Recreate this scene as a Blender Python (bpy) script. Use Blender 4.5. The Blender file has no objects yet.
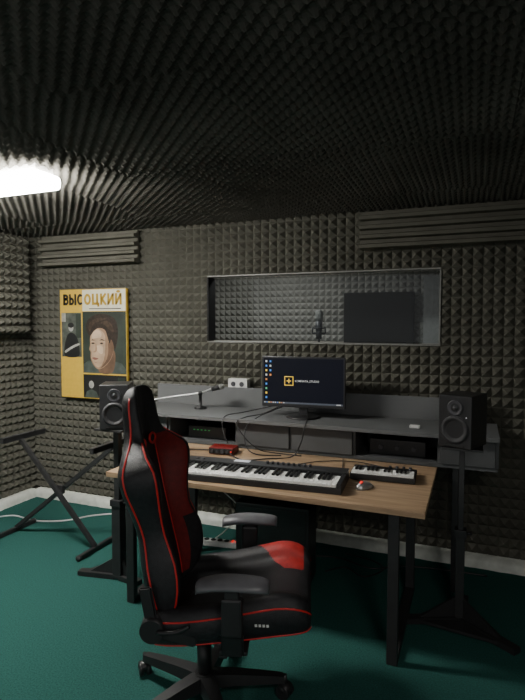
import bpy, bmesh, math, random
from mathutils import Vector, Matrix, Euler
random.seed(4)
C = bpy.context.scene.collection
PI = math.pi
R = math.radians

# ---------------------------------------------------------------- materials
def mat(name, col, rough=0.6, metal=0.0, var=0.12, scale=25.0, bump=0.0, bscale=200.0, emit=None, es=0.0, spec=0.5, coat=0.0):
    m = bpy.data.materials.new(name); m.use_nodes = True
    nt = m.node_tree; b = nt.nodes['Principled BSDF']
    b.inputs['Roughness'].default_value = rough
    b.inputs['Metallic'].default_value = metal
    b.inputs['Specular IOR Level'].default_value = spec
    b.inputs['Coat Weight'].default_value = coat
    tc = nt.nodes.new('ShaderNodeTexCoord')
    n = nt.nodes.new('ShaderNodeTexNoise'); n.inputs['Scale'].default_value = scale
    n.inputs['Detail'].default_value = 4
    nt.links.new(tc.outputs['Object'], n.inputs['Vector'])
    cr = nt.nodes.new('ShaderNodeValToRGB')
    cr.color_ramp.elements[0].position = 0.3; cr.color_ramp.elements[1].position = 0.7
    cr.color_ramp.elements[0].color = (*[c*(1-var) for c in col], 1)
    cr.color_ramp.elements[1].color = (*[min(1, c*(1+var)) for c in col], 1)
    nt.links.new(n.outputs['Fac'], cr.inputs['Fac'])
    nt.links.new(cr.outputs['Color'], b.inputs['Base Color'])
    if bump > 0:
        n2 = nt.nodes.new('ShaderNodeTexNoise'); n2.inputs['Scale'].default_value = bscale
        nt.links.new(tc.outputs['Object'], n2.inputs['Vector'])
        bp = nt.nodes.new('ShaderNodeBump'); bp.inputs['Strength'].default_value = bump
        bp.inputs['Distance'].default_value = 0.01
        nt.links.new(n2.outputs['Fac'], bp.inputs['Height'])
        nt.links.new(bp.outputs['Normal'], b.inputs['Normal'])
    if emit:
        b.inputs['Emission Color'].default_value = (*emit, 1)
        b.inputs['Emission Strength'].default_value = es
    return m

M = {}
M['foam'] = mat('wall_foam', (.104, .101, .084), 1.0, var=.12, scale=3.0, spec=.0)
M['foam2'] = mat('ribbed_foam', (.120, .116, .096), 1.0, var=.12, scale=6.0, spec=.0)
M['cfoam'] = mat('ceiling_foam', (.088, .084, .073), 1.0, var=.3, scale=1.5, spec=.03)
M['bfoam'] = mat('booth_foam', (.36, .35, .32), 1.0, var=.12, scale=3.0, spec=.0)
M['carpet'] = mat('green_carpet', (.034, .128, .110), .95, var=.3, scale=140, bump=.8, bscale=500, spec=.1)
M['white'] = mat('white_plastic', (.62, .62, .6), .5, var=.1)
M['film'] = mat('pale_film', (.6, .62, .57), .5, var=.15, scale=15, bump=.3, bscale=25)
M['black'] = mat('black_plastic', (.016, .016, .017), .45)
M['blacks'] = mat('black_satin', (.02, .02, .021), .35)
M['tvblack'] = mat('screen_black', (.006, .006, .006), .6, spec=.2)
M['steel'] = mat('black_steel', (.028, .028, .029), .45, metal=.2)
M['leather'] = mat('black_leather', (.016, .016, .018), .48, var=.3, scale=60, bump=.25, bscale=300, spec=.4)
M['red'] = mat('red_leather', (.36, .016, .014), .5, var=.2, scale=50, bump=.2, bscale=300)
M['redd'] = mat('dark_red_leather', (.16, .009, .009), .55, var=.2, scale=50, bump=.2, bscale=300)
M['pipe'] = mat('red_piping', (.55, .02, .02), .45)
M['pad'] = mat('armrest_rubber', (.11, .11, .12), .4)
M['knob'] = mat('grey_knob', (.05, .05, .056), .4)
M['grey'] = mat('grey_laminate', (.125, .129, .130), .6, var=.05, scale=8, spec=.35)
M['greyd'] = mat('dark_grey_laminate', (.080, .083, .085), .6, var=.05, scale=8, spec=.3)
M['dark'] = mat('dark_interior', (.01, .01, .01), .8)
M['chrome'] = mat('chrome', (.6, .6, .6), .25, metal=1.0)
M['silver'] = mat('silver_paint', (.5, .5, .5), .35, metal=.7)
M['key'] = mat('ivory_key', (.88, .88, .85), .35, var=.02)
M['bkey'] = mat('black_key', (.008, .008, .008), .3)
M['redbox'] = mat('red_metal', (.22, .012, .010), .4, metal=.3)
M['lamp'] = mat('lamp_diffuser', (.9, .9, .9), .5, emit=(1, .98, .92), es=95)
M['led_red'] = mat('led_red', (.6, .02, .02), .4, emit=(1, .03, .02), es=1)
M['led_green'] = mat('led_green', (.05, .5, .1), .4, emit=(.1, 1, .3), es=.2)
M['led_w'] = mat('led_white', (.6, .6, .6), .4, emit=(.8, .85, 1), es=.3)
M['cone'] = mat('speaker_cone', (.03, .03, .032), .6)
M['boothw'] = mat('booth_plaster', (.30, .30, .29), .8)
M['frame'] = mat('window_frame', (.20, .20, .185), .5)
M['mesh'] = mat('mic_grille', (.22, .22, .21), .5, metal=.8, bump=.6, bscale=900)
# wood
def wood():
    m = mat('oak_laminate', (.30, .175, .085), .45, var=.1, scale=20)
    nt = m.node_tree; b = nt.nodes['Principled BSDF']
    tc = nt.nodes.new('ShaderNodeTexCoord'); mp = nt.nodes.new('ShaderNodeMapping')
    mp.inputs['Scale'].default_value = (1.2, 18, 18)
    n = nt.nodes.new('ShaderNodeTexNoise'); n.inputs['Scale'].default_value = 3; n.inputs['Detail'].default_value = 6
    cr = nt.nodes.new('ShaderNodeValToRGB')
    cr.color_ramp.elements[0].position = .35; cr.color_ramp.elements[0].color = (.30, .195, .115, 1)
    cr.color_ramp.elements[1].position = .68; cr.color_ramp.elements[1].color = (.46, .32, .195, 1)
    nt.links.new(tc.outputs['Object'], mp.inputs['Vector']); nt.links.new(mp.outputs['Vector'], n.inputs['Vector'])
    nt.links.new(n.outputs['Fac'], cr.inputs['Fac']); nt.links.new(cr.outputs['Color'], b.inputs['Base Color'])
    return m
M['wood'] = wood()
def glass():
    m = bpy.data.materials.new('window_glass'); m.use_nodes = True
    nt = m.node_tree; nt.nodes.clear()
    o = nt.nodes.new('ShaderNodeOutputMaterial'); mx = nt.nodes.new('ShaderNodeMixShader')
    t = nt.nodes.new('ShaderNodeBsdfTransparent'); g = nt.nodes.new('ShaderNodeBsdfGlossy')
    t.inputs['Color'].default_value = (.84, .87, .88, 1); g.inputs['Roughness'].default_value = .02
    mx.inputs['Fac'].default_value = .02
    nt.links.new(t.outputs[0], mx.inputs[1]); nt.links.new(g.outputs[0], mx.inputs[2]); nt.links.new(mx.outputs[0], o.inputs['Surface'])
    return m
M['glass'] = glass()
def flat(name, col, e=0.0, var=.05, scale=30): return mat(name, col, .6, var=var, scale=scale, emit=col if e else None, es=e)

# ---------------------------------------------------------------- mesh builder
class MB:
    def __init__(s): s.bm = bmesh.new()
    def _add(s, t, mtx, mi, smooth):
        if mtx is not None: t.transform(mtx)
        for f in t.faces: f.material_index = mi; f.smooth = smooth
        me = bpy.data.meshes.new('t'); t.to_mesh(me); s.bm.from_mesh(me); bpy.data.meshes.remove(me); t.free()
    def box(s, c, d, rot=(0, 0, 0), bev=0.0, mi=0, seg=2):
        t = bmesh.new(); bmesh.ops.create_cube(t, size=1.0)
        for v in t.verts: v.co = Vector((v.co.x*d[0], v.co.y*d[1], v.co.z*d[2]))
        if bev > 0: bmesh.ops.bevel(t, geom=t.edges[:], offset=bev, segments=seg, affect='EDGES', profile=.6)
        s._add(t, Matrix.Translation(c) @ Euler(rot).to_matrix().to_4x4(), mi, False); return s
    def cyl(s, a, b, r0, r1=None, n=20, mi=0, smooth=True):
        a = Vector(a); b = Vector(b); r1 = r0 if r1 is None else r1
        t = bmesh.new(); bmesh.ops.create_cone(t, cap_ends=True, segments=n, radius1=r0, radius2=r1, depth=(b-a).length)
        q = (b-a).to_track_quat('Z', 'Y').to_matrix().to_4x4()
        t.transform(Matrix.Translation((a+b)/2) @ q)
        s._add(t, None, mi, False)
        if smooth:
            s.bm.faces.ensure_lookup_table()
            for f in s.bm.faces[-(n+2):]:
                if len(f.verts) == 4: f.smooth = True
        return s
    def bar(s, a, b, w, h, mi=0, bev=0.0, up='Y'):
        a = Vector(a); b = Vector(b); L = (b-a).length
        t = bmesh.new(); bmesh.ops.create_cube(t, size=1.0)
        for v in t.verts: v.co = Vector((v.co.x*w, v.co.y*h, v.co.z*L))
        if bev > 0: bmesh.ops.bevel(t, geom=t.edges[:], offset=bev, segments=2, affect='EDGES')
        q = (b-a).to_track_quat('Z', up).to_matrix().to_4x4()
        s._add(t, Matrix.Translation((a+b)/2) @ q, mi, False); return s
    def ball(s, c, d, mi=0, n=16):
        t = bmesh.new(); bmesh.ops.create_uvsphere(t, u_segments=n, v_segments=max(6, n//2), radius=1)
        s._add(t, Matrix.Translation(c) @ Matrix.Diagonal((*d, 1)), mi, True); return s
    def lathe(s, prof, c=(0, 0, 0), axis=(0, 0, 1), n=28, mi=0):
        t = bmesh.new(); rings = []
        for r, z in prof:
            rings.append([t.verts.new((r*math.cos(2*PI*k/n), r*math.sin(2*PI*k/n), z)) for k in range(n)])
        for i in range(len(rings)-1):
            for k in range(n):
                t.faces.new((rings[i][k], rings[i][(k+1) % n], rings[i+1][(k+1) % n], rings[i+1][k]))
        if prof[0][0] > 1e-5: t.faces.new(rings[0][::-1])
        if prof[-1][0] > 1e-5: t.faces.new(rings[-1])
        bmesh.ops.remove_doubles(t, verts=t.verts[:], dist=1e-5)
        q = Vector(axis).to_track_quat('Z', 'Y').to_matrix().to_4x4()
        s._add(t, Matrix.Translation(c) @ q, mi, True); return s
    def tube(s, pts, r, n=8, mi=0, sm=6, closed=False):
        P = [Vector(p) for p in pts]
        if sm > 1: P = dens(P, sm, closed)
        t = bmesh.new(); rings = []; up = Vector((0, 0, 1)); N = len(P); u = None
        for i, p in enumerate(P):
            a = P[i-1] if (i > 0 or closed) else P[i]; b = P[(i+1) % N] if (i < N-1 or closed) else P[i]
            d = (b-a).normalized()
            if u is None:
                u = d.cross(up)
                if u.length < .1: u = d.cross(Vector((1, 0, 0)))
            u = (u - d*u.dot(d)).normalized(); w = d.cross(u)
            rings.append([t.verts.new(p + (u*math.cos(2*PI*k/n) + w*math.sin(2*PI*k/n))*r) for k in range(n)])
        for i in range(N if closed else N-1):
            for k in range(n):
                t.faces.new((rings[i][k], rings[i][(k+1) % n], rings[(i+1) % N][(k+1) % n], rings[(i+1) % N][k]))
        if not closed: t.faces.new(rings[0][::-1]); t.faces.new(rings[-1])
        s._add(t, None, mi, True); return s
    def prism(s, pts, th, mtx=None, mi=0, bev=0):
        t = bmesh.new()
        vs = [t.verts.new((p[0], p[1], 0)) for p in pts]; f = t.faces.new(vs)
        if th > 0:
            r = bmesh.ops.extrude_face_region(t, geom=[f])
            bmesh.ops.translate(t, verts=[v for v in r['geom'] if isinstance(v, bmesh.types.BMVert)], vec=(0, 0, th))
            bmesh.ops.recalc_face_normals(t, faces=t.faces[:])
            if bev: bmesh.ops.bevel(t, geom=t.edges[:], offset=bev, segments=2, affect='EDGES')
        s._add(t, mtx, mi, False); return s
    def loft(s, secs, mif=None, mtx=None):
        t = bmesh.new(); rr = [[t.verts.new(p) for p in sec] for sec in secs]; n = len(secs[0])
        for i in range(len(rr)-1):
            for j in range(n):
                f = t.faces.new((rr[i][j], rr[i][(j+1) % n], rr[i+1][(j+1) % n], rr[i+1][j]))
                f.material_index = mif(i, j) if mif else 0
        t.faces.new(rr[0][::-1]); t.faces.new(rr[-1])
        bmesh.ops.recalc_face_normals(t, faces=t.faces[:])
        if mtx is not None: t.transform(mtx)
        for f in t.faces: f.smooth = True
        me = bpy.data.meshes.new('t'); t.to_mesh(me); s.bm.from_mesh(me); bpy.data.meshes.remove(me); t.free(); return s
    def build(s, name, mats, parent=None, loc=None, rot=None):
        me = bpy.data.meshes.new(name); s.bm.to_mesh(me); s.bm.free()
        if not isinstance(mats, (list, tuple)): mats = [mats]
        for m in mats: me.materials.append(m)
        o = bpy.data.objects.new(name, me); C.objects.link(o)
        if parent: o.parent = parent
        if loc is not None: o.location = loc
        if rot is not None: o.rotation_euler = rot
        return o

def cr4(a, b, c, d, t):
    return .5*((2*b) + (c-a)*t + (2*a-5*b+4*c-d)*t*t + (3*b-a-3*c+d)*t**3)
def dens(P, k, closed=False):
    N = len(P); out = []
    for i in range(N if closed else N-1):
        if closed: a, b, c, d = P[i-1], P[i], P[(i+1) % N], P[(i+2) % N]
        else: a, b, c, d = P[max(0, i-1)], P[i], P[i+1], P[min(N-1, i+2)]
        for q in range(k): out.append(cr4(a, b, c, d, q/k))
    if not closed: out.append(P[-1])
    return out
def dens_secs(secs, ki=3, kj=3):
    S = [[Vector(p) for p in s] for s in secs]
    S = [dens(s, kj, True) for s in S]
    cols = [dens([s[j] for s in S], ki) for j in range(len(S[0]))]
    return [[cols[j][i] for j in range(len(cols))] for i in range(len(cols[0]))]

def tag(o, label, cat, group=None, kind=None):
    o['label'] = label; o['category'] = cat
    if group: o['group'] = group
    if kind: o['kind'] = kind
    return o
def thing(name, label, cat, loc=(0, 0, 0), rz=0.0, group=None):
    o = bpy.data.objects.new(name, None); C.objects.link(o); o.location = loc; o.rotation_euler = (0, 0, rz)
    o.empty_display_size = .05
    return tag(o, label, cat, group)
def struct(o): o['kind'] = 'structure'; return o
def text(name, s, w, h, m, parent, loc, rot=(PI/2, 0, 0), bold=0.0):
    cu = bpy.data.curves.new('t', 'FONT'); cu.body = s; cu.size = 1; cu.resolution_u = 2; cu.offset = bold
    to = bpy.data.objects.new('t', cu); C.objects.link(to)
    bpy.context.view_layer.update()
    me = bpy.data.meshes.new_from_object(to.evaluated_get(bpy.context.evaluated_depsgraph_get()))
    bpy.data.objects.remove(to)
    xs = [v.co.x for v in me.vertices] or [0, 1]; ys = [v.co.y for v in me.vertices] or [0, 1]
    for v in me.vertices:
        v.co.x = (v.co.x-min(xs))/(max(xs)-min(xs))*w; v.co.y = (v.co.y-min(ys))/(max(ys)-min(ys))*h
    me.materials.clear(); me.materials.append(m); me.name = name
    o = bpy.data.objects.new(name, me); C.objects.link(o); o.parent = parent; o.location = loc; o.rotation_euler = rot
    return o

# ---------------------------------------------------------------- room shell
XL, XR, YB, YF, H = -3.78, 1.7, 3.70, -1.3, 2.40
WX0, WX1, WZ0, WZ1 = -1.957, -.215, 1.44, 1.96
def pyramids(mb, o, ex, ey, nrm, w, h, nx, ny, dep, mi=0):
    o = Vector(o); ex = Vector(ex); ey = Vector(ey); nrm = Vector(nrm); t = bmesh.new()
    g = [[t.verts.new(o + ex*(w*i/nx) + ey*(h*j/ny)) for i in range(nx+1)] for j in range(ny+1)]
    for j in range(ny):
        for i in range(nx):
            jt = (random.uniform(-.0006, .0006), random.uniform(-.0006, .0006), random.uniform(-.001, .001))
            a, b, c, d = g[j][i], g[j][i+1], g[j+1][i+1], g[j+1][i]
            ap = t.verts.new(o + ex*(w*(i+.5)/nx+jt[0]) + ey*(h*(j+.5)/ny+jt[1]) + nrm*(dep+jt[2]))
            for p, q in ((a, b), (b, c), (c, d), (d, a)): t.faces.new((p, q, ap))
    mb._add(t, None, mi, False)
mb = MB()
xs = [XL, WX0, WX1, XR]; zs = [0, WZ0, WZ1, H]; P = .064; FD = .035
for a in range(3):
    for b in range(3):
        if a == 1 and b == 1: continue
        w = xs[a+1]-xs[a]; h = zs[b+1]-zs[b]
        pyramids(mb, (xs[a], YB, zs[b]), (1, 0, 0), (0, 0, 1), (0, -1, 0), w, h, round(w/P), round(h/P), FD)
        mb.box(((xs[a]+xs[a+1])/2, YB+.05, (zs[b]+zs[b+1])/2), (w, .1, h))
struct(mb.build('wall_back', M['foam']))
mb = MB(); pyramids(mb, (XL, YF, 0), (0, 1, 0), (0, 0, 1), (1, 0, 0), YB-YF, H, round((YB-YF)/P), round(H/P), FD)
mb.box((XL-.05, (YB+YF)/2, H/2), (.1, YB-YF, H)); struct(mb.build('wall_left', M['foam']))
mb = MB(); pyramids(mb, (XR, YF, 0), (0, 1, 0), (0, 0, 1), (-1, 0, 0), YB-YF, H, round((YB-YF)/P), round(H/P), FD)
mb.box((XR+.05, (YB+YF)/2, H/2), (.1, YB-YF, H)); struct(mb.build('wall_right', M['foam']))
struct(MB().box(((XL+XR)/2, (YF+YB)/2, -.05), (XR-XL, YB-YF, .1)).build('floor', M['carpet']))
# ceiling: pointed foam sheets laid side by side, each slightly turned and shifted
t = bmesh.new(); p = .064; st = p/7
nx = int((XR-XL)/st); ny = int((YB-YF)/st)
sheets = {}
def sheet(a, b):
    if (a, b) not in sheets:
        sheets[(a, b)] = (random.uniform(-.035, .035), random.uniform(0, p), random.uniform(0, p), random.uniform(-.004, .003))
    return sheets[(a, b)]
TS = .92
g = []
for j in range(ny+1):
    row = []
    for i in range(nx+1):
        x = XL + (XR-XL)*i/nx; y = YF + (YB-YF)*j/ny
        rowi = int((y+5)/TS); a_, ox, oy, dz = sheet(int((x+5+(rowi % 2)*.4)/TS), rowi)
        u = x*math.cos(a_)-y*math.sin(a_)+ox; v = x*math.sin(a_)+y*math.cos(a_)+oy
        s_ = (math.sin(2*PI*u/p)*math.sin(2*PI*v/p)+1)/2
        row.append(t.verts.new((x, y, H - .020 + dz*.5 - .024*s_**1.6)))
    g.append(row)
for j in range(ny):
    for i in range(nx): t.faces.new((g[j][i], g[j+1][i], g[j+1][i+1], g[j][i+1]))
mb = MB(); mb._add(t, None, 0, False)
mb.box(((XL+XR)/2, (YF+YB)/2, H+.06), (XR-XL, YB-YF, .1)); struct(mb.build('ceiling', M['cfoam']))
# pale strip along the foot of the wall
def strip(name, a, b, n, inward):
    a = Vector(a); b = Vector(b); t = bmesh.new(); prev = None
    for i in range(n+1):
        q = a.lerp(b, i/n); r1, r2, r3 = [random.uniform(-.004, .004) for _ in range(3)]
        cur = [t.verts.new(q + inward*(.085+r1) + Vector((0, 0, .002))), t.verts.new(q + inward*(.078+r3) + Vector((0, 0, .035))),
               t.verts.new(q + inward*(.066+r2) + Vector((0, 0, .068+r3))), t.verts.new(q + inward*.0 + Vector((0, 0, .072)))]
        if prev:
            for k in range(3): t.faces.new((prev[k], cur[k], cur[k+1], prev[k+1]))
        prev = cur
    mb = MB(); mb._add(t, None, 0, True); struct(mb.build(name, M['film']))
strip('baseboard_back', (XL+.06, YB, 0), (XR, YB, 0), 130, Vector((0, -1, 0)))
strip('baseboard_left', (XL, YF, 0), (XL, YB-.06, 0), 120, Vector((1, 0, 0)))

# ribbed foam panels
def ribs(name, x0, x1, z0, z1, n, label, y=YB-FD-.0012, dep=.05, base=.026):
    mb = MB(); hh = (z1-z0)/n
    pts = [(0, z0)]
    for k in range(n):
        z = z0+hh*k
        pts += [(base, z+.0005), (base+dep, z+.10*hh), (base+dep*1.05, z+.45*hh), (base+.004, z+.62*hh), (base, z+hh-.0005)]
    pts += [(0, z1)]
    mb.prism(pts, x1-x0, Matrix(((0, 0, 1, x0), (-1, 0, 0, y), (0, 1, 0, 0), (0, 0, 0, 1))))
    tag(mb.build(name, M['foam2']), label, 'foam panel')
ribs('foam_panel', -.745, XR-.1, 2.095, 2.35, 4, 'dark ribbed foam panel along the top of the wall, right above the window')
ribs('foam_panel', -3.58, -2.57, 2.085, 2.35, 4, 'dark ribbed foam panel at the top of the wall above the yellow poster')
mb = MB()
for k in range(6):
    pyramids(mb, (XL+.12, 1.15+k*.4, 1.50), (0, 1, 0), (0, 0, 1), (1, 0, 0), .4, .83, 6, 12, .05)
mb.box((XL+.0785, 2.35, 1.915), (.083, 2.4, .83))
tag(mb.build('foam_panel', M['foam']), 'thick pyramid foam panel on the upper left side wall', 'foam panel')

# ---------------------------------------------------------------- window and booth beyond
wm = MB(); t_ = .009
wm.box(((WX0+WX1)/2, YB+.04, WZ1-.0045), (WX1-WX0, .12, t_)); wm.box(((WX0+WX1)/2, YB+.04, WZ0+.0045), (WX1-WX0, .12, t_))
wm.box((WX1-.0045, YB+.04, (WZ0+WZ1)/2), (t_, .12, WZ1-WZ0-.03))
wm.box((WX0+.006, YB+.04, (WZ0+WZ1)/2), (.012, .12, WZ1-WZ0-.03), mi=1)
w = struct(wm.build('window_1', [M['frame'], M['dark']]))
MB().box(((WX0+WX1)/2, YB+.085, (WZ0+WZ1)/2), (WX1-WX0-.03, .006, WZ1-WZ0-.03)).build('pane', M['glass'], w)
BX0, BX1, BY0, BY1 = -3.2, .25, YB+.1, 5.3
mb = MB(); pyramids(mb, (BX0, BY1, 0), (1, 0, 0), (0, 0, 1), (0, -1, 0), BX1-BX0, 2.4, round((BX1-BX0)/.067), 36, .040)
mb.box(((BX0+BX1)/2, BY1+.05, 1.2), (BX1-BX0, .1, 2.4)); struct(mb.build('wall_booth_far', M['bfoam']))
mb = MB(); pyramids(mb, (BX0, BY0, 0), (0, 1, 0), (0, 0, 1), (1, 0, 0), BY1-BY0, 2.4, 25, 40, .035)
mb.box((BX0-.05, (BY0+BY1)/2, 1.2), (.1, BY1-BY0, 2.4)); struct(mb.build('wall_booth_left', M['bfoam']))
struct(MB().box((BX1+.05, (BY0+BY1)/2, 1.2), (.1, BY1-BY0, 2.4)).build('wall_booth_right', M['boothw']))
dr = struct(MB().box((-.10, BY1-.07, 1.02), (.72, .05, 2.04), bev=.004).box((-.10, BY1-.10, 1.02), (.56, .02, 1.86), bev=.004).build('door_1', M['boothw']))
MB().cyl((-.40, BY1-.11, 1.02), (-.40, BY1-.15, 1.02), .01).bar((-.40, BY1-.15, 1.02), (-.30, BY1-.15, 1.02), .015, .015).build('handle', M['chrome'], dr)
struct(MB().box(((BX0+BX1)/2, (BY0+BY1)/2, -.05), (BX1-BX0, BY1-BY0, .1)).build('floor_booth', M['carpet']))
struct(MB().box(((BX0+BX1)/2, (BY0+BY1)/2, 2.45), (BX1-BX0, BY1-BY0, .1)).build('ceiling_booth', M['boothw']))
tv = thing('wall_screen', 'black flat screen on the booth wall behind the window glass', 'screen', (-.885, BY1-.05, 1.38))
MB().box((0, -.015, .25), (.68, .05, .52), bev=.006).build('housing', M['tvblack'], tv)
MB().box((0, -.042, .255), (.65, .004, .48)).build('display', M['tvblack'], tv)
ms = thing('microphone_stand', 'studio microphone on a black stand seen through the window', 'microphone stand', (-1.28, 4.5, 0))
MB().lathe([(.0, 0), (.13, 0), (.13, .015), (.02, .03), (.0, .03)]).build('base', M['black'], ms)
MB().cyl((0, 0, .02), (0, 0, 1.45), .010).build('pole', M['steel'], ms)
MB().cyl((0, 0, 1.45), (0, 0, 1.54), .026).tube([(.045*math.cos(a), .045*math.sin(a), 1.545) for a in [2*PI*k/12 for k in range(12)]], .006, sm=2, closed=True).cyl((-.06, 0, 1.50), (.06, 0, 1.50), .009).cyl((-.06, 0, 1.50), (-.055, 0, 1.56), .006).cyl((.06, 0, 1.50), (.055, 0, 1.56), .006).build('shock_mount', M['black'], ms)
MB().cyl((0, 0, 1.52), (0, 0, 1.61), .030).build('microphone_body', M['knob'], ms)
MB().lathe([(0, 0), (.032, 0), (.034, .03), (.033, .075), (.02, .098), (0, .102)], c=(0, 0, 1.61)).build('grille', M['mesh'], ms)

# ---------------------------------------------------------------- ceiling lamp
cl = thing('ceiling_lamp', 'bright white ceiling light batten set against the dark foam', 'ceiling light', (-2.60, 2.05, 2.270))
MB().box((0, 0, .082), (1.22, .12, .04), bev=.004).build('housing', M['white'], cl)
MB().box((0, 0, .035), (1.26, .20, .07), bev=.034, seg=6).build('diffuser', M['lamp'], cl)

# ---------------------------------------------------------------- poster
PX, PZ = -3.385, .94; PW, PH = .70, .94
po = thing('poster', 'yellow poster with two portraits and black Cyrillic lettering', 'poster', (PX, YB-.070, PZ))
col = {'yel': flat('p_yellow', (.62, .40, .05)), 'cream': flat('p_cream', (.68, .65, .50)), 'bg': flat('p_bg', (.026, .036, .026), var=.4, scale=6), 'skin': flat('p_skin', (.42, .29, .19), var=.22, scale=14),
       'skd': flat('p_skin_shade', (.13, .075, .045), var=.25, scale=14), 'hair': flat('p_hair', (.024, .015, .010), var=.5, scale=40), 'blk': flat('p_black', (.01, .01, .01)), 'gr': flat('p_grey', (.075, .085, .07), var=.4, scale=20),
       'lg': flat('p_light', (.36, .36, .33), var=.3, scale=20), 'jk': flat('p_jacket', (.055, .07, .06), var=.4, scale=12), 'skm': flat('p_skin_mid', (.27, .17, .105), var=.25, scale=14), 'lip': flat('p_lip', (.20, .08, .06)),
       'hair2': flat('p_hair_light', (.050, .031, .019), var=.5, scale=40), 'skl': flat('p_skin_light', (.55, .41, .29), var=.15, scale=14)}
order = list(col); pm = [col[k] for k in order]
def pp(x, y): return ((x-61)*PW/68., PH-(y-290)*PH/108.)
MB().box((PW/2, .016, PH/2), (PW, .030, PH), bev=.002).build('canvas', col['yel'], po)
FACE = False
def patch(mb, pts, k, lay, sm=False):
    if FACE and lay >= 3 and k not in ('hair2',) and not (k == 'hair' and lay == 6): pts = [(103.5+(x-103.5)*.92, y) for x, y in pts]
    if sm: pts = [tuple(v) for v in dens([Vector(q) for q in pts], 5, True)]
    mb.prism([pp(*q) for q in pts], .0, Matrix(((1, 0, 0, 0), (0, 0, -1, -.0008*lay), (0, 1, 0, 0), (0, 0, 0, 1))), order.index(k))
def ell(cx, cy, rx, ry, n=20, a0=0, a1=2*PI): return [(cx+rx*math.cos(a0+(a1-a0)*k/n), cy+ry*math.sin(a0+(a1-a0)*k/n)) for k in range(n)]
def rc(x0, y0, x1, y1): return [(x0, y0), (x1, y0), (x1, y1), (x0, y1)]
mb = MB(); patch(mb, rc(85, 290.6, 128.4, 311.5), 'cream', 1); mb.build('cream_field', pm, po)
mb = MB()
patch(mb, rc(62.5, 313, 83.5, 357), 'gr', 1); patch(mb, rc(62.6, 313.2, 67, 322), 'lg', 1.3); patch(mb, ell(72.5, 328, 2.6, 3.6), 'lg', 2); patch(mb, ell(72.5, 325.4, 3.2, 2.6), 'blk', 3)
patch(mb, [(66, 356.5), (65.5, 346), (69, 335), (74, 333), (79, 338), (81, 348), (80, 356.5)], 'blk', 3, True)
patch(mb, [(66, 351), (75, 345.5), (80.5, 343.5), (81, 345), (73, 349), (67, 353)], 'lg', 4, True); patch(mb, rc(78, 314, 83, 338), 'bg', 2)
mb.build('small_portrait', pm, po)
FACE = True
mb = MB()
patch(mb, rc(84.8, 312, 128.6, 372.5), 'bg', 1)
patch(mb, [(106, 372.4), (108, 366), (116, 360), (124, 362), (128.5, 368), (128.5, 372.4)], 'jk', 2)
patch(mb, [(85, 372.4), (85, 364), (91, 360), (98, 363), (103, 367), (107, 372.4)], 'jk', 2)
patch(mb, [(103, 355), (101, 371), (116, 371), (119, 352), (112, 350)], 'skd', 3, True)
patch(mb, [(92, 336), (91.5, 344), (90.5, 349), (92, 352), (92, 358), (95.5, 365), (101, 368.5), (108.5, 365), (115, 357), (118, 346), (118, 332), (112, 324), (98, 324)], 'skm', 4, True)
patch(mb, [(93, 334), (92.2, 343), (91.6, 349), (93.2, 352), (93, 358), (96.5, 364.5), (101, 366.5), (105.5, 362), (108, 352), (108.5, 340), (107, 333), (100, 329)], 'skin', 5, True)
patch(mb, [(94.5, 333), (94, 338), (99, 338), (104, 337), (104, 332), (99, 330)], 'skl', 5.5, True)
patch(mb, [(98.5, 346), (101, 352), (105.5, 353), (106, 347), (103, 345)], 'skl', 5.5, True)
patch(mb, [(112, 342), (116, 338), (118, 346), (114.5, 357), (108, 364.5), (103, 367), (109, 360), (111.5, 352)], 'skd', 5.8, True)
patch(mb, [(91.5, 335), (88.5, 328), (91, 320), (99, 315), (110, 315), (118.5, 320), (121, 332), (119.5, 343), (117.5, 349), (116, 343), (114, 339), (112.5, 343), (110.5, 337), (108, 330), (102, 328), (97, 331), (93, 336)], 'hair', 6, True)
patch(mb, [(91, 328), (94, 321.5), (102, 318), (110, 319), (104, 321), (97, 324), (94, 329), (93, 332)], 'hair2', 6.4, True)
patch(mb, [(104, 323), (110, 321), (115, 325), (117, 332), (113, 330), (109, 326)], 'hair2', 6.4, True)
for cx in (95, 104.5): patch(mb, ell(cx, 343, 2.1, .9), 'skd', 6.5); patch(mb, ell(cx, 343.1, 1.0, .8), 'blk', 7)
patch(mb, [(92.5, 340.2), (94.5, 339.2), (97.5, 340.1), (94.5, 340.3)], 'hair', 7); patch(mb, [(101.5, 340), (105, 338.8), (109, 340.6), (105, 340)], 'hair', 7)
patch(mb, [(98, 343), (99.0, 345), (99.3, 350), (96.8, 352), (94.8, 351.4), (97.3, 350)], 'skm', 7, True)
patch(mb, [(93.8, 357.5), (96.5, 356.8), (101, 358), (97, 359.4)], 'lip', 8, True); patch(mb, [(95, 361.5), (100, 361.5), (98, 362.3)], 'skm', 8)
mb.build('large_portrait', pm, po)
FACE = False
mb = MB(); patch(mb, rc(84.8, 374, 128.6, 397.2), 'blk', 1); patch(mb, ell(93, 384, 2.6, 3.8), 'lg', 2); patch(mb, ell(112, 385, 2.6, 3.6), 'lg', 2); patch(mb, rc(120, 376, 127, 397), 'bg', 1.4)
patch(mb, [(86, 397), (88, 391), (93, 388.5), (98, 391), (101, 397)], 'jk', 1.6); patch(mb, [(105, 397), (107, 391), (112, 389), (117, 391), (119, 397)], 'jk', 1.6); mb.build('lower_picture', pm, po)
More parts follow.
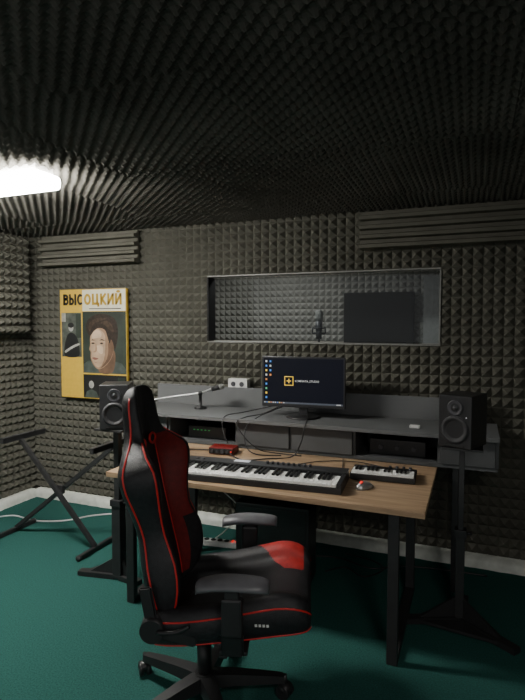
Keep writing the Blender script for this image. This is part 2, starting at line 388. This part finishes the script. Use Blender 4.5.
# bold block letters drawn with thick strokes
def arc(cx, cy, rx, ry, a0, a1, n=14): return [(cx+rx*math.cos(R(a0+(a1-a0)*k/n)), cy+ry*math.sin(R(a0+(a1-a0)*k/n))) for k in range(n+1)]
T = .11
GL = {'В': (.62, [[(T, 0), (T, 1)], [(T, 1-T), (.3, 1-T)]+arc(.3, .73, .20, .16, 90, -90)[1:]+[(T, .55)], [(T, .55), (.32, .55)]+arc(.32, .33, .22, .22, 90, -90)[1:]+[(T, T)]]),
      'Ы': (.86, [[(T, 0), (T, 1)], [(T, .58), (.28, .58)]+arc(.28, .345, .21, .235, 90, -90)[1:]+[(T, T)], [(.86-T, 0), (.86-T, 1)]]),
      'С': (.66, [arc(.38, .5, .27, .39, 45, 315, 22)]),
      'О': (.76, [arc(.38, .5, .27, .39, 0, 360, 28)]),
      'Ц': (.78, [[(T, 1), (T, T), (.70, T)], [(.56, 1), (.56, T)], [(.68, .2), (.68, -.16)]]),
      'К': (.66, [[(T, 0), (T, 1)], [(.60, 1.0), (.20, .5), (.62, 0)]]),
      'И': (.70, [[(T, 1), (T, 0)], [(T, .08), (.70-T, .92)], [(.70-T, 1), (.70-T, 0)]]),
      'Й': (.70, [[(T, 1), (T, 0)], [(T, .08), (.70-T, .92)], [(.70-T, 1), (.70-T, 0)], arc(.35, 1.26, .15, .12, 200, 340, 8)])}
def word(name, s, x0, z0, hgt, width, m):
    tot = sum(GL[c][0] for c in s)+.10*(len(s)-1); kx = width/tot; mb = MB(); x = 0
    for c in s:
        for line in GL[c][1]:
            P_ = [Vector(q) for q in line]; closed = (P_[0]-P_[-1]).length < 1e-4; N = len(P_)
            offs = []
            for i in range(N):
                a = P_[i-1] if i > 0 else (P_[-2] if closed else P_[0]); b = P_[i+1] if i < N-1 else (P_[1] if closed else P_[-1])
                d1 = (P_[i]-a); d2 = (b-P_[i])
                d1 = d1.normalized() if d1.length > 1e-6 else d2.normalized(); d2 = d2.normalized() if d2.length > 1e-6 else d1
                n1 = Vector((-d1.y, d1.x)); n2 = Vector((-d2.y, d2.x)); n_ = (n1+n2).normalized(); n_ = n_/max(.5, n_.dot(n1)); offs.append(n_*T)
            for i in range(N-1):
                q = [P_[i]+offs[i], P_[i+1]+offs[i+1], P_[i+1]-offs[i+1], P_[i]-offs[i]]
                mb.prism([((x+v.x)*kx, v.y*hgt) for v in q], 0, Matrix(((1, 0, 0, x0), (0, 0, -1, -.004), (0, 1, 0, z0), (0, 0, 0, 1))))
        x += GL[c][0]+.10
    return mb.build(name, m, po)
x0, z0 = pp(65, 305.5)
word('lettering', 'ВЫС', x0, z0, 11*PH/108, 20.5*PW/68, col['blk'])
x0, z0 = pp(87, 305.5)
word('lettering', 'ОЦКИЙ', x0, z0, 11*PH/108, 38*PW/68, flat('p_ochre', (.40, .25, .02)))
mb = MB(); patch(mb, rc(92, 308.8, 124, 309.6), 'blk', 2); mb.build('small_print', pm, po)

# ---------------------------------------------------------------- work table
DX0, DX1, DY0, DY1, DZ = -1.93, -.19, 2.400, 3.20, .75
dk = thing('work_table', 'long wooden table top on black steel frames carrying the keyboards', 'table', ((DX0+DX1)/2, (DY0+DY1)/2, 0))
L_, W_ = DX1-DX0, DY1-DY0
MB().box((0, 0, DZ-.014), (L_, W_, .028), bev=.002).build('tabletop', M['wood'], dk)
for sx in (-1, 1):
    x = sx*(L_/2-.14); f = MB(); y0, y1 = -W_/2+.04, W_/2-.05; zt = DZ-.028; q_ = .050
    f.box((x, y0, zt/2), (q_, .035, zt), bev=.003).box((x, y1, zt/2), (q_, .035, zt), bev=.003)
    f.box((x, (y0+y1)/2, .0175), (q_, y1-y0-.035, .035), bev=.003).box((x, (y0+y1)/2, zt-.0175), (q_, y1-y0-.035, .035), bev=.003)
    f.build('leg_frame', M['steel'], dk)
MB().box((0, W_/2-.05, DZ-.07), (L_-.33, .03, .05), bev=.002).build('crossbar', M['steel'], dk)

# ---------------------------------------------------------------- grey console behind
HX0, HX1, HY0, HY1, HB, HT = -2.43, .14, 3.215, 3.62, .77, .955
hu = thing('storage_desk', 'long grey laminate console with open cubbies behind the table', 'console desk', ((HX0+HX1)/2, (HY0+HY1)/2, 0))
hw, hd = HX1-HX0, HY1-HY0
def hx(x): return x-(HX0+HX1)/2
MB().box((0, -.03, HT-.012), (hw, hd+.06, .024), bev=.002).build('top_board', M['grey'], hu)
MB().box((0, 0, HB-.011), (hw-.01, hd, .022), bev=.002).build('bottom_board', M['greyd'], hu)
def pxx(px, y):
    a = math.atan((px-262.5)/526) - R(22)
    return y*math.tan(a)
FY = HY0
xsd = [HX0+.01, pxx(168, FY), pxx(236, FY), pxx(291, FY), pxx(355, FY), pxx(441, FY), HX1-.01]
bb = MB()
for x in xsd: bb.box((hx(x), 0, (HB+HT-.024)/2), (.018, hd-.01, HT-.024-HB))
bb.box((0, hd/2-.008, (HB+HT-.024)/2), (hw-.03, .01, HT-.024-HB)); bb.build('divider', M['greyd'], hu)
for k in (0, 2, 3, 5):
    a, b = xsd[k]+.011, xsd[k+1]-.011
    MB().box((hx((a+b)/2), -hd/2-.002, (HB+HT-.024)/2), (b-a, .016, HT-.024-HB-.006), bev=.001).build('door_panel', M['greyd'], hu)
MB().box((0, hd/2-.009, 1.03), (hw-.12, .018, .15), bev=.002).build('rear_screen', M['grey'], hu)
for x in (HX0+.25, -.09):
    for y in (-hd/2+.04, hd/2-.06): MB().box((hx(x), y, (HB-.022)/2), (.035, .035, HB-.022), bev=.002).build('leg', M['steel'], hu)

# ---------------------------------------------------------------- monitor
mo = thing('computer_monitor', 'black computer monitor showing a dark desktop with yellow logo', 'monitor', (-1.07, 3.38, HT+.001), R(4))
MB().lathe([(0, 0), (.115, 0), (.12, .006), (.10, .012), (.03, .018), (0, .018)]).build('stand_foot', M['blacks'], mo)
MB().box((0, .02, .09), (.06, .022, .16), bev=.006).build('stand_neck', M['blacks'], mo)
MW, MH, MZ = .575, .345, .065
MB().box((0, 0, MZ+MH/2), (MW, .028, MH), bev=.006).box((0, .022, MZ+MH/2), (.34, .03, .2), bev=.01).build('housing', M['blacks'], mo)
scr = mat('screen_dark', (.004, .004, .006), .5, var=.3, scale=3, emit=(.005, .006, .010), es=1.0, spec=.1)
sc = MB().box((0, -.0148, MZ+MH/2+.006), (MW-.026, .002, MH-.036)).build('screen', scr, mo)
ic = [flat('i_white', (.5, .5, .5), .6), flat('i_blue', (.05, .2, .6), .6), flat('i_yel', (.7, .47, .06), .8), flat('i_bar', (.06, .07, .09), .5), flat('i_green', (.1, .4, .2), .5), flat('i_orange', (.6, .2, .05), .6)]
mb = MB()
for k in range(9):
    mb.box((-.255, -.0164, MZ+MH-.034-k*.031), (.012, .001, .013), mi=(0, 1, 2, 0, 5, 1, 4, 2, 1)[k])
for k in range(4): mb.box((-.226, -.0164, MZ+MH-.034-k*.031), (.012, .001, .013), mi=(1, 0, 1, 5)[k])
mb.build('desktop_icon_column', ic, sc)
mb = MB().box((0, -.0163, MZ+.030), (MW-.03, .0008, .012), mi=3)
for k in range(10): mb.box((-.265+k*.015, -.017, MZ+.030), (.007, .001, .006), mi=(0, 1, 2, 5, 0)[k % 5])
mb.box((.245, -.017, MZ+.030), (.03, .001, .006), mi=0); mb.build('taskbar', ic, sc)
mb = MB(); lx, lz = -.095, MZ+.180
for a, b, c_, d in ((0, .029, .063, .005), (0, -.029, .063, .005), (-.029, 0, .005, .053), (.029, 0, .005, .053), (0, 0, .030, .007), (0, 0, .007, .030)):
    mb.box((lx+a, -.0165, lz+b), (c_, .001, d))
mb.build('logo', ic[2], sc)
text('logo_text', 'KOMNATA_STUDIO', .165, .016, ic[0], sc, (-.052, -.0166, lz-.008), bold=.008)

# ---------------------------------------------------------------- musical keyboards
def keys(parent, n_white, kw, kl, z, front, x0, start=0):
    wme = MB().box((0, 0, 0), (kw-.0012, kl, .014), bev=.001, seg=1).build('white_key', M['key'], parent)
    bme = MB().box((0, 0, 0), (kw*.55, kl*.60, .012), bev=.0015, seg=1).build('black_key', M['bkey'], parent)
    f1 = f2 = True
    for i in range(n_white):
        x = x0+kw*(i+.5)
        o = wme if f1 else wme.copy()
        if not f1: C.objects.link(o)
        f1 = False; o.location = (x, front+kl/2, z)
        if (i+start) % 7 in (0, 1, 3, 4, 5) and i < n_white-1:
            o = bme if f2 else bme.copy()
            if not f2: C.objects.link(o)
            f2 = False; o.location = (x+kw/2, front+kl-kl*.30, z+.0125)
kx, ky = -1.070, 2.595
kb = thing('piano_keyboard', 'long MIDI keyboard with white keys along the front of the table', 'keyboard', (kx, ky, DZ), R(4.6))
KL = .935
MB().box((0, .0, .016), (KL, .275, .030), bev=.003).box((0, .090, .046), (KL, .095, .034), bev=.004).box((-KL/2+.012, -.045, .038), (.024, .18, .034), bev=.003).box((KL/2-.012, -.045, .038), (.024, .18, .034), bev=.003).build('body', M['black'], kb)
keys(kb, 36, .0245, .160, .0415, -.133, -.441)
for i in range(9): MB().cyl((.02+i*.03, .1, .062), (.02+i*.03, .1, .076), .008, n=12).build('knob', M['knob'], kb)
MB().box((-.13, .1, .064), (.09, .035, .003)).build('display', M['led_w'], kb)
for k in range(2): MB().cyl((-.40+k*.035, .085, .060), (-.40+k*.035, .085, .068), .012, n=14).build('wheel', M['knob'], kb)
mk = thing('mini_keyboard', 'small black keyboard with short white keys beside the long one', 'keyboard', (-.45, 2.885, DZ), R(3))
MB().box((0, 0, .018), (.345, .19, .03), bev=.004).build('body', M['black'], mk)
keys(mk, 15, .0218, .095, .037, -.09, -.1635)
for i in range(4):
    for j in range(2): MB().cyl((.03+i*.036, .035+j*.034, .033), (.03+i*.036, .035+j*.034, .048), .008, n=12).build('knob', M['knob'], mk)
for i in range(4):
    for j in range(2): MB().box((-.145+i*.034, .033+j*.034, .035), (.027, .027, .006), bev=.002).build('drum_pad', M['knob'], mk)
# mouse
mu = thing('computer_mouse', 'grey computer mouse with red wheel on the table', 'mouse', (-.51, 2.66, DZ), R(-25))
sec = []
for k in range(9):
    u = k/8; x = -.055+.11*u; w_ = .032*math.sin(PI*min(1, max(.04, .08+.84*u)))**.5; h_ = .036*math.sin(PI*(.06+.84*(1-u)*.9))**.7
    sec.append([(w_*math.cos(a), x, max(0.001, h_*math.sin(a))) for a in [PI*q/10 for q in range(11)]])
MB().loft(sec).build('shell', M['silver'], mu)
MB().cyl((-.004, -.028, .03), (.004, -.028, .03), .011, n=16).build('wheel', M['led_red'], mu)
# red audio interface
ai = thing('audio_interface', 'red metal audio interface box at the back of the table', 'audio interface', (-1.50, 3.04, DZ), R(6))
MB().box((0, 0, .024), (.165, .11, .040), bev=.004).build('case', M['redbox'], ai)
MB().box((0, -.056, .024), (.158, .004, .033)).build('front_panel', M['black'], ai)
for i, r_ in enumerate((.008, .008, .013, .008)): MB().cyl((-.055+i*.034, -.057, .024), (-.055+i*.034, -.072, .024), r_, n=14).build('knob', M['knob'], ai)
MB().cyl((.07, -.057, .024), (.07, -.062, .024), .004, n=10).build('indicator_light', M['led_red'], ai)

# ---------------------------------------------------------------- studio speakers + stands
def make_speaker(label, loc, rz):
    s = thing('studio_speaker', label, 'speaker', loc, rz, None)
    W, D, Hh = .175, .20, .272
    MB().box((0, 0, Hh/2), (W, D, Hh), bev=.008, seg=3).build('cabinet', M['blacks'], s)
    f = -D/2
    wo = MB().lathe([(.070, -.002), (.070, .006), (.064, .009), (.058, .010), (.052, .004), (.03, -.008), (.0195, -.014), (.019, -.010), (.012, -.004), (0, -.002)], c=(0, f, .095), axis=(0, -1, 0)).build('woofer', M['cone'], s)
    MB().lathe([(.072, -.001), (.072, .004), (.066, .006), (.066, -.001)], c=(0, f, .095), axis=(0, -1, 0)).build('rim', M['knob'], wo)
    MB().lathe([(.040, -.001), (.040, .005), (.034, .004), (.018, -.002), (.013, .0), (.009, .006), (0, .009)], c=(0, f, .208), axis=(0, -1, 0)).build('tweeter', M['knob'], s)
    MB().box((0, f-.001, .012), (.10, .006, .010), bev=.002).build('bass_port', M['dark'], s)
    MB().cyl((.06, f, .163), (.06, f-.004, .163), .003, n=8).build('indicator_light', M['led_w'], s)
    return s
def make_stand(label, loc, h, cw, feet):
    s = thing('speaker_stand', label, 'speaker stand', loc, 0)
    MB().box((0, 0, h-.006), (.20, .20, .012), bev=.002).build('top_plate', M['steel'], s)
    MB().box((0, 0, (.45+h-.012)/2), (cw*.6, cw*.6, h-.012-.45), bev=.002).build('upper_pole', M['steel'], s)
    MB().box((0, 0, .25), (cw, cw, .48), bev=.003).build('lower_pole', M['steel'], s)
    MB().box((0, 0, .485), (cw+.014, cw+.014, .04), bev=.003).cyl((cw/2, 0, .485), (cw/2+.035, 0, .485), .008).build('height_clamp', M['black'], s)
    tri = [Vector(f)*.90 for f in feet]
    MB().prism([(q.x, q.y) for q in tri], .016, Matrix.Translation((0, 0, .012)), bev=.002).build('base_plate', M['steel'], s)
    for q in feet:
        v = Vector((q[0], q[1], 0)); L = v.length; d = v.normalized(); e = Vector((-d.y, d.x, 0))
        pts = [-e*.030+d*.02, e*.030+d*.02, e*.026+d*L, -e*.026+d*L]
        f = MB().prism([(w_.x, w_.y) for w_ in pts], .030, Matrix.Translation((0, 0, .002)), bev=.002)
        f.prism([(0, 0), (L*.7, 0), (L*.7, .004), (.02, .11), (0, .11)], .014, Matrix(((d.x, 0, e.x, -e.x*.007), (d.y, 0, e.y, -e.y*.007), (0, 1, 0, .03), (0, 0, 0, 1))))
        f.build('foot', M['steel'], s)
    return s
SL = (-2.03, 2.64); SR = (-.05, 2.93)
make_stand('black steel speaker stand left of the table, behind the gaming chair', (*SL, 0), .955, .062, [(-.27, -.05), (.17, -.03), (-.12, .25)])
make_stand('black steel speaker stand at the right end of the table', (*SR, 0), .955, .045, [(-.27, -.12), (.27, -.20), (.02, .24)])
make_speaker('black studio speaker below the poster, left of the gaming chair', (SL[0], SL[1], .955), R(28))
make_speaker('black studio speaker right of the table near the wall', (SR[0], SR[1], .955), R(-22))

# ---------------------------------------------------------------- folding keyboard stand
ks = thing('keyboard_stand', 'empty black folding X keyboard stand near the left wall', 'keyboard stand', (-2.76, 2.93, 0))
def xb(a, b, w=.03): return MB().bar(a, b, w, w, bev=.003)
T0, T1 = -.34, .45
xb((T0, -.03, .735), (.33, -.03, .03)).build('leg', M['steel'], ks)
xb((T1, .03, .735), (-.47, .03, .03)).build('leg', M['steel'], ks)
xb((.0, -.012, .035+.001+.355), (.0, .012, .391), .06).build('pivot', M['steel'], ks)
for x in (T0, T1): MB().bar((x, -.20, .75), (x, .20, .75), .03, .03, bev=.003).bar((x, -.20, .768), (x, .20, .768), .034, .012).build('support_rail', M['steel'], ks)
for x in (.33, -.47): MB().bar((x, -.20, .02), (x, .20, .02), .03, .03, bev=.003).ball((x, -.20, .02), (.022, .02, .02)).ball((x, .20, .02), (.022, .02, .02)).build('foot', M['steel'], ks)

# ---------------------------------------------------------------- gaming chair
ch = thing('gaming_chair', 'black and red racing style gaming chair in front of the table', 'chair', (-.945, 1.915, 0), R(17))
HXO = Vector((-.085, 0, 0))     # the wheelbase sits a little behind the seat centre
base = MB()
base.cyl(HXO+Vector((0, 0, .075)), HXO+Vector((0, 0, .135)), .05, .042)
angs = [154+72*k for k in range(5)]
for a in angs:
    d = Vector((math.cos(R(a)), math.sin(R(a)), 0)); n_ = Vector((-d.y, d.x, 0)); sec = []
    for r_, hw_, zc, hh in ((.03, .036, .105, .028), (.12, .032, .105, .022), (.24, .026, .095, .018), (.335, .020, .085, .014)):
        c_ = HXO+d*r_+Vector((0, 0, zc)); sec.append([c_-n_*hw_-Vector((0, 0, hh)), c_+n_*hw_-Vector((0, 0, hh)), c_+n_*hw_*.8+Vector((0, 0, hh)), c_-n_*hw_*.8+Vector((0, 0, hh))])
    base.loft(sec)
o_ = base.build('star_base', M['black'], ch)
for p_ in o_.data.polygons: p_.use_smooth = False
for i, a in enumerate(angs):
    d = Vector((math.cos(R(a)), math.sin(R(a)), 0)); c_ = HXO+d*.34; w_ = Vector((math.cos(R(a+50)), math.sin(R(a+50)), 0))
    cs = MB().cyl(c_+Vector((0, 0, .05)), c_+Vector((0, 0, .10)), .009)
    for s in (-1, 1): cs.cyl(c_+w_*(.008*s)+Vector((0, 0, .03)), c_+w_*(.026*s)+Vector((0, 0, .03)), .03, n=24)
    cs.ball(c_+Vector((0, 0, .042)), (.03, .03, .024)); cs.build('caster', M['blacks'], ch)
MB().cyl(HXO+Vector((0, 0, .12)), HXO+Vector((0, 0, .27)), .030).cyl(HXO+Vector((0, 0, .27)), HXO+Vector((0, 0, .38)), .018).build('gas_lift', M['black'], ch)
MB().box((-.04, 0, .390), (.26, .18, .055), bev=.01).tube([(.02, -.07, .39), (.02, -.16, .385), (.04, -.24, .38)], .006).tube([(.02, .07, .39), (.02, .20, .385)], .006).box((.04, -.25, .38), (.03, .05, .012), bev=.004).build('tilt_mechanism', M['black'], ch)
# seat
half = [(0, -.070), (.13, -.070), (.205, -.067), (.250, -.048), (.274, .004), (.270, .058), (.240, .092), (.194, .082), (.156, .048), (.08, .034)]
loop = half + [(0, .032)] + [(-y, z) for y, z in half[:0:-1]]
SZ = .505; secs = []
for x, ws, hs, dz in ((-.245, .80, .70, .0), (-.225, .93, .88, .0), (-.12, 1, .92, -.003), (.02, 1, .96, -.003), (.14, 1, 1.03, .002), (.23, 1.0, 1.06, .006), (.295, .98, .98, .0), (.34, .92, .78, -.012), (.358, .82, .5, -.024)):
    secs.append([Vector((x, y*ws, SZ+dz+(x-.26)*.15+z*hs)) for y, z in loop])
KI, KJ = 12, 10
D_ = dens_secs(secs, KI, KJ)
def smi(i, j):
    c = D_[i][j]
    if 5*KJ <= j < 9*KJ and c.y > .10 and c.x < .325:
        if c.x > .10 + (.26-c.y)*.9: return 1
    return 0
seat = MB().loft(D_, smi).build('seat', [M['leather'], M['red']], ch)
for j in (3, 5):
    for jj in (j, 20-j):
        MB().tube([D_[i][jj*KJ] for i in range(0, len(D_), 6)], .0038, sm=1, n=6).build('piping', M['pipe'], seat)
st_ = MB()
for k in range(4): st_.box((.16+k*.014, -.2765, SZ+.002), (.009, .002, .009), rot=(0, -.1, 0))
st_.build('side_mark', M['white'], seat)
# backrest
TB = Matrix.Translation((-.215, 0, .475)) @ Matrix.Rotation(-R(11.5), 4, 'Y')
secs = []
for v, W, b, t, fo in ((0, .18, .02, .7, 0), (.02, .215, .05, .95, 0), (.10, .234, .085, 1.05, 0), (.20, .230, .095, 1.0, 0), (.31, .208, .072, .95, .002), (.41, .228, .085, .95, -.003), (.50, .260, .108, .95, -.008), (.565, .260, .108, .95, -.008), (.615, .218, .07, .9, .0), (.66, .154, .04, .9, .004), (.71, .130, .028, .9, .010), (.79, .124, .02, .9, .018), (.835, .110, .015, .85, .024), (.862, .082, .008, .6, .028), (.872, .05, .002, .3, .028)):
    h_ = [(0, -.052*t), (.5*W, -.050*t), (.82*W, -.036*t), (.985*W, .002), (1.02*W, .42*b+.010*t), (.985*W, b+.012*t), (.86*W, b+.016*t), (.70*W, .5*b+.014*t), (.54*W, .014*t), (.3*W, .008*t)]
    lp = h_ + [(0, .008*t)] + [(-y, x) for y, x in h_[:0:-1]]
    secs.append([TB @ Vector((x+fo, y, v)) for y, x in lp])
B_ = dens_secs(secs, 4, 3)
def bmi(i, j):
    v = i/4; j //= 3; jj = min(j, 19-j)
    if jj in (6, 7) and 3.4 <= v <= 8.6: return 1
    if jj in (7,) and 1 <= v <= 3.4: return 1
    return 0
bk = MB().loft(B_, bmi).build('backrest', [M['leather'], M['redd']], ch)
for j in (3, 5):
    for jj in (j, 20-j):
        MB().tube([B_[i][jj*3] for i in range(4, len(B_)-8 if j == 3 else 38, 2)], .0042, sm=1, n=6).build('piping', M['pipe'], bk)
for j in (8, 12):
    MB().tube([B_[i][j*3] for i in range(4, 38, 2)], .0035, sm=1, n=6).build('piping', M['pipe'], bk)
for s in (-1, 1):
    pts = [TB @ Vector((.024, s*.068+.038*math.cos(a), .640+.020*math.sin(a)+s*0)) for a in [2*PI*k/16 for k in range(16)]]
    MB().tube(pts, .0055, sm=2, n=6, closed=True).build('slot_trim', M['pipe'], bk)
    sl = MB().prism([(.032*math.cos(2*PI*k/16), .015*math.sin(2*PI*k/16)) for k in range(16)], .004, TB @ Matrix.Translation((.020, s*.068, .640)) @ Matrix(((0, 0, 1, 0), (1, 0, 0, 0), (0, 1, 0, 0), (0, 0, 0, 1))))
    sl.build('slot', M['dark'], bk)
for s in (-1, 1):
    hp = MB().cyl((-.225, s*.220, .465), (-.225, s*.285, .465), .052, .044, n=28)
    hp.bar((-.225, s*.258, .465), (-.255, s*.255, .62), .016, .05, bev=.006).bar((-.225, s*.268, .465), (-.06, s*.268, .43), .016, .045, bev=.006)
    hp.build('recline_hinge', M['black'], ch)
MB().tube([(-.20, -.29, .47), (-.13, -.30, .48), (-.08, -.30, .505)], .008).build('recline_lever', M['black'], ch)
for s in (-1, 1):
    ar = MB(); X = .07 if s > 0 else .08; dza = -.012 if s > 0 else 0
    ar.box((X, s*.20, .412), (.10, .20, .016), bev=.004)
    ar.bar((X, s*.295, .405), (X, s*.325, .50), .080, .024, bev=.006)
    ar.box((X, s*.327, .565), (.075, .036, .14), bev=.010).box((X, s*.327, .640+dza), (.052, .026, .07), bev=.006)
    a_ = ar.build('armrest', M['black'], ch)
    sec = []
    for x, w_, dz in ((-.128, .022, -.026), (-.115, .038, -.016), (-.065, .048, -.004), (0, .051, .0), (.065, .050, -.002), (.110, .042, -.006), (.130, .026, -.012)):
        sec.append([Vector((x+X, s*.32+w_*math.cos(q), .682+dza+dz+.019*math.sin(q)*(1.3 if math.sin(q) > 0 else 1))) for q in [2*PI*k/12 for k in range(12)]])
    MB().loft(dens_secs(sec, 3, 2)).build('pad', M['pad'], a_)

# ---------------------------------------------------------------- small things
am = thing('boom_microphone', 'small black microphone on a silver desk boom arm', 'microphone', (-1.89, 3.44, HT+.001))
MB().lathe([(0, 0), (.045, 0), (.045, .012), (.012, .02), (.012, .10), (.016, .10), (.016, .13), (0, .13)]).build('base', M['black'], am)
MB().tube([(-.42, -.08, .045), (-.2, -.04, .085), (0, 0, .118), (.12, 0, .165)], .006, sm=4).build('boom_arm', M['silver'], am)
MB().cyl((.10, 0, .15), (.17, 0, .17), .018).build('microphone_body', M['black'], am)
MB().ball((.175, 0, .172), (.024, .021, .021)).build('grille', M['mesh'], am)
so = thing('wall_socket', 'white double socket box on the foam wall left of the monitor', 'socket', (-1.66, YB-.067, 1.13))
MB().box((0, 0, 0), (.16, .06, .08), bev=.005).build('cover', M['white'], so)
for x in (-.035, .035): MB().cyl((x, -.03, 0), (x, -.034, 0), .019).build('outlet', M['knob'], so)
tag(MB().box((0, 0, .008), (.06, .035, .016), bev=.003).build('small_box', M['white'], None, (-.33, 3.30, HT)), 'tiny white box on the grey console right of the monitor', 'box')
gd = thing('rack_device', 'black device with green lights inside the left cubby', 'audio device', ((xsd[1]+xsd[2])/2, 3.40, HB))
MB().box((0, 0, .045), (.30, .22, .085), bev=.004).build('case', M['black'], gd)
for k in range(5): MB().box((-.10+k*.03, -.112, .06), (.012, .004, .004)).build('indicator_light', M['led_green'], gd)
rd = thing('amplifier', 'dark amplifier box inside the right cubby of the console', 'amplifier', ((xsd[4]+xsd[5])/2, 3.42, HB))
MB().box((0, 0, .05), (.34, .24, .095), bev=.004).build('case', M['black'], rd)
for k in range(3): MB().cyl((-.1+k*.1, -.12, .05), (-.1+k*.1, -.135, .05), .014).build('knob', M['knob'], rd)
pc = thing('computer_tower', 'black computer tower on the carpet under the table', 'computer', (-1.12, 3.0, 0), R(4))
MB().box((0, 0, .26), (.46, .21, .48), bev=.008).build('case', M['black'], pc)
MB().box((0, -.107, .26), (.42, .006, .43), bev=.002).build('side_panel', M['blacks'], pc)
for x in (-.19, .19):
    for y in (-.08, .08): MB().cyl((x, y, 0), (x, y, .022), .014, n=12).build('foot', M['knob'], pc)
ps = thing('power_strip', 'white power strip with red lit switches on the floor under the table', 'power strip', (-1.66, 3.30, 0), R(8))
MB().box((0, 0, .022), (.30, .055, .04), bev=.006).build('body', M['white'], ps)
for k in range(4): MB().cyl((-.10+k*.05, 0, .042), (-.10+k*.05, 0, .045), .019, n=16).build('outlet', M['dark'], ps)
for k in range(2): MB().box((.095+k*.03, 0, .045), (.015, .025, .008), bev=.002).build('switch', M['led_red'], ps)
def cable(pts, r, m, label, group=None): tag(MB().tube(pts, r, n=6, sm=8).build('cable', m), label, 'cable', group)
fz = .006
cable([(-3.64, 3.05, fz), (-3.5, 3.18, fz), (-3.25, 3.16, fz), (-3.03, 3.25, fz), (-2.90, 3.42, fz), (-2.72, 3.55, fz)], .006, M['white'], 'white cable lying on the green carpet below the keyboard stand')
cable([(-1.15, 3.43, 1.05), (-1.26, 3.34, 1.0), (-1.34, 3.22, .962), (-1.38, 3.12, .90), (-1.36, 3.08, .80), (-1.28, 3.06, .757), (-1.12, 3.09, .757)], .004, M['black'], 'black cable drooping from behind the monitor onto the table')
cable([(-1.20, 3.43, 1.04), (-1.32, 3.30, .98), (-1.42, 3.20, .962), (-1.45, 3.13, .93), (-1.37, 3.10, .84), (-1.28, 3.10, .78), (-1.20, 3.14, .757), (-1.0, 3.13, .757)], .004, M['black'], 'black cable looping over the console edge below the monitor left corner')
cable([(-1.33, 3.5, 1.0), (-1.50, 3.36, .966), (-1.56, 3.18, .962), (-1.55, 3.13, .88), (-1.50, 3.10, .80)], .004, M['black'], 'black cable running over the console edge to the red box')
cable([(-1.02, 3.34, .975), (-1.0, 3.24, .962), (-.98, 3.13, .94), (-1.0, 3.11, .84), (-1.05, 3.09, .757), (-1.18, 2.98, .757), (-1.30, 2.90, .757), (-1.42, 2.97, .765)], .004, M['black'], 'black cable dropping over the console front below the monitor stand')
cable([(-.51, 2.72, .762), (-.55, 2.75, .757), (-.66, 2.82, .757), (-.70, 2.98, .757), (-.74, 3.16, .757)], .0028, M['black'], 'thin black mouse cord curling back across the table')
cable([(-.46, 2.99, .77), (-.48, 3.06, .757), (-.66, 3.12, .757), (-.85, 3.05, .757), (-.98, 2.9, .757), (-1.0, 2.82, .757), (-1.0, 2.75, .775)], .003, M['black'], 'black cord looping between the two keyboards')
cable([(-1.55, 3.06, .757), (-1.72, 3.03, .757), (-1.86, 2.97, .757), (-1.945, 2.95, .757), (-1.955, 2.95, .70), (-1.96, 3.0, .40), (-1.92, 3.2, .12), (-1.83, 3.27, .03)], .004, M['black'], 'black cable hanging off the left table end to the power strip')
cable([(-1.36, 3.21, .735), (-1.40, 3.21, .60), (-1.55, 3.25, .40), (-1.50, 3.30, .20), (-1.52, 3.31, .05)], .004, M['black'], 'black cable hanging behind the table down to the power strip')
cable([(-1.60, 3.21, .735), (-1.66, 3.22, .5), (-1.48, 3.26, .30), (-1.62, 3.32, .12), (-1.70, 3.30, .05)], .004, M['white'], 'pale cable sagging behind the table above the power strip')
cable([(-1.50, 3.33, fz+.02), (-1.2, 3.33, fz), (-.85, 3.42, fz), (-.6, 3.35, fz), (-.42, 3.45, fz), (-.2, 3.5, fz), (.1, 3.52, fz)], .006, M['black'], 'black power cable lying on the carpet along the wall foot')
cable([(-.86, 3.2, fz), (-.75, 3.30, fz), (-.62, 3.22, fz), (-.52, 3.36, fz), (-.60, 3.46, fz), (-.80, 3.50, fz)], .005, M['black'], 'black cord coiled on the carpet behind the computer tower')

# ---------------------------------------------------------------- camera, lights, world
cam = bpy.data.cameras.new('camera'); co = bpy.data.objects.new('camera', cam); C.objects.link(co)
cam.sensor_fit = 'VERTICAL'; cam.sensor_height = 36; cam.lens = 526/700*36
co.location = (0, 0, 1.60); co.rotation_euler = (R(90-3.05), 0, R(22)); cam.clip_start = .05
bpy.context.scene.camera = co
def area(name, loc, rot, sx, sy, power, colr):
    l = bpy.data.lights.new(name, 'AREA'); l.shape = 'RECTANGLE'; l.size = sx; l.size_y = sy; l.energy = power; l.color = colr
    o = bpy.data.objects.new(name, l); C.objects.link(o); o.location = loc; o.rotation_euler = rot; return o
area('lamp_light', (-2.60, 2.05, 2.262), (0, 0, 0), 1.2, .16, 6, (1, .97, .9))
area('rear_lamp_light', (.7, -.1, 2.30), (0, 0, 0), .6, .6, 26, (1, .96, .90))
area('booth_light', (-1.9, 4.3, 2.36), (0, 0, 0), .5, .3, 15, (1, .98, .93))
wd = bpy.data.worlds.new('world'); bpy.context.scene.world = wd; wd.use_nodes = True
wd.node_tree.nodes['Background'].inputs[0].default_value = (.93, .93, .92, 1); wd.node_tree.nodes['Background'].inputs[1].default_value = .62
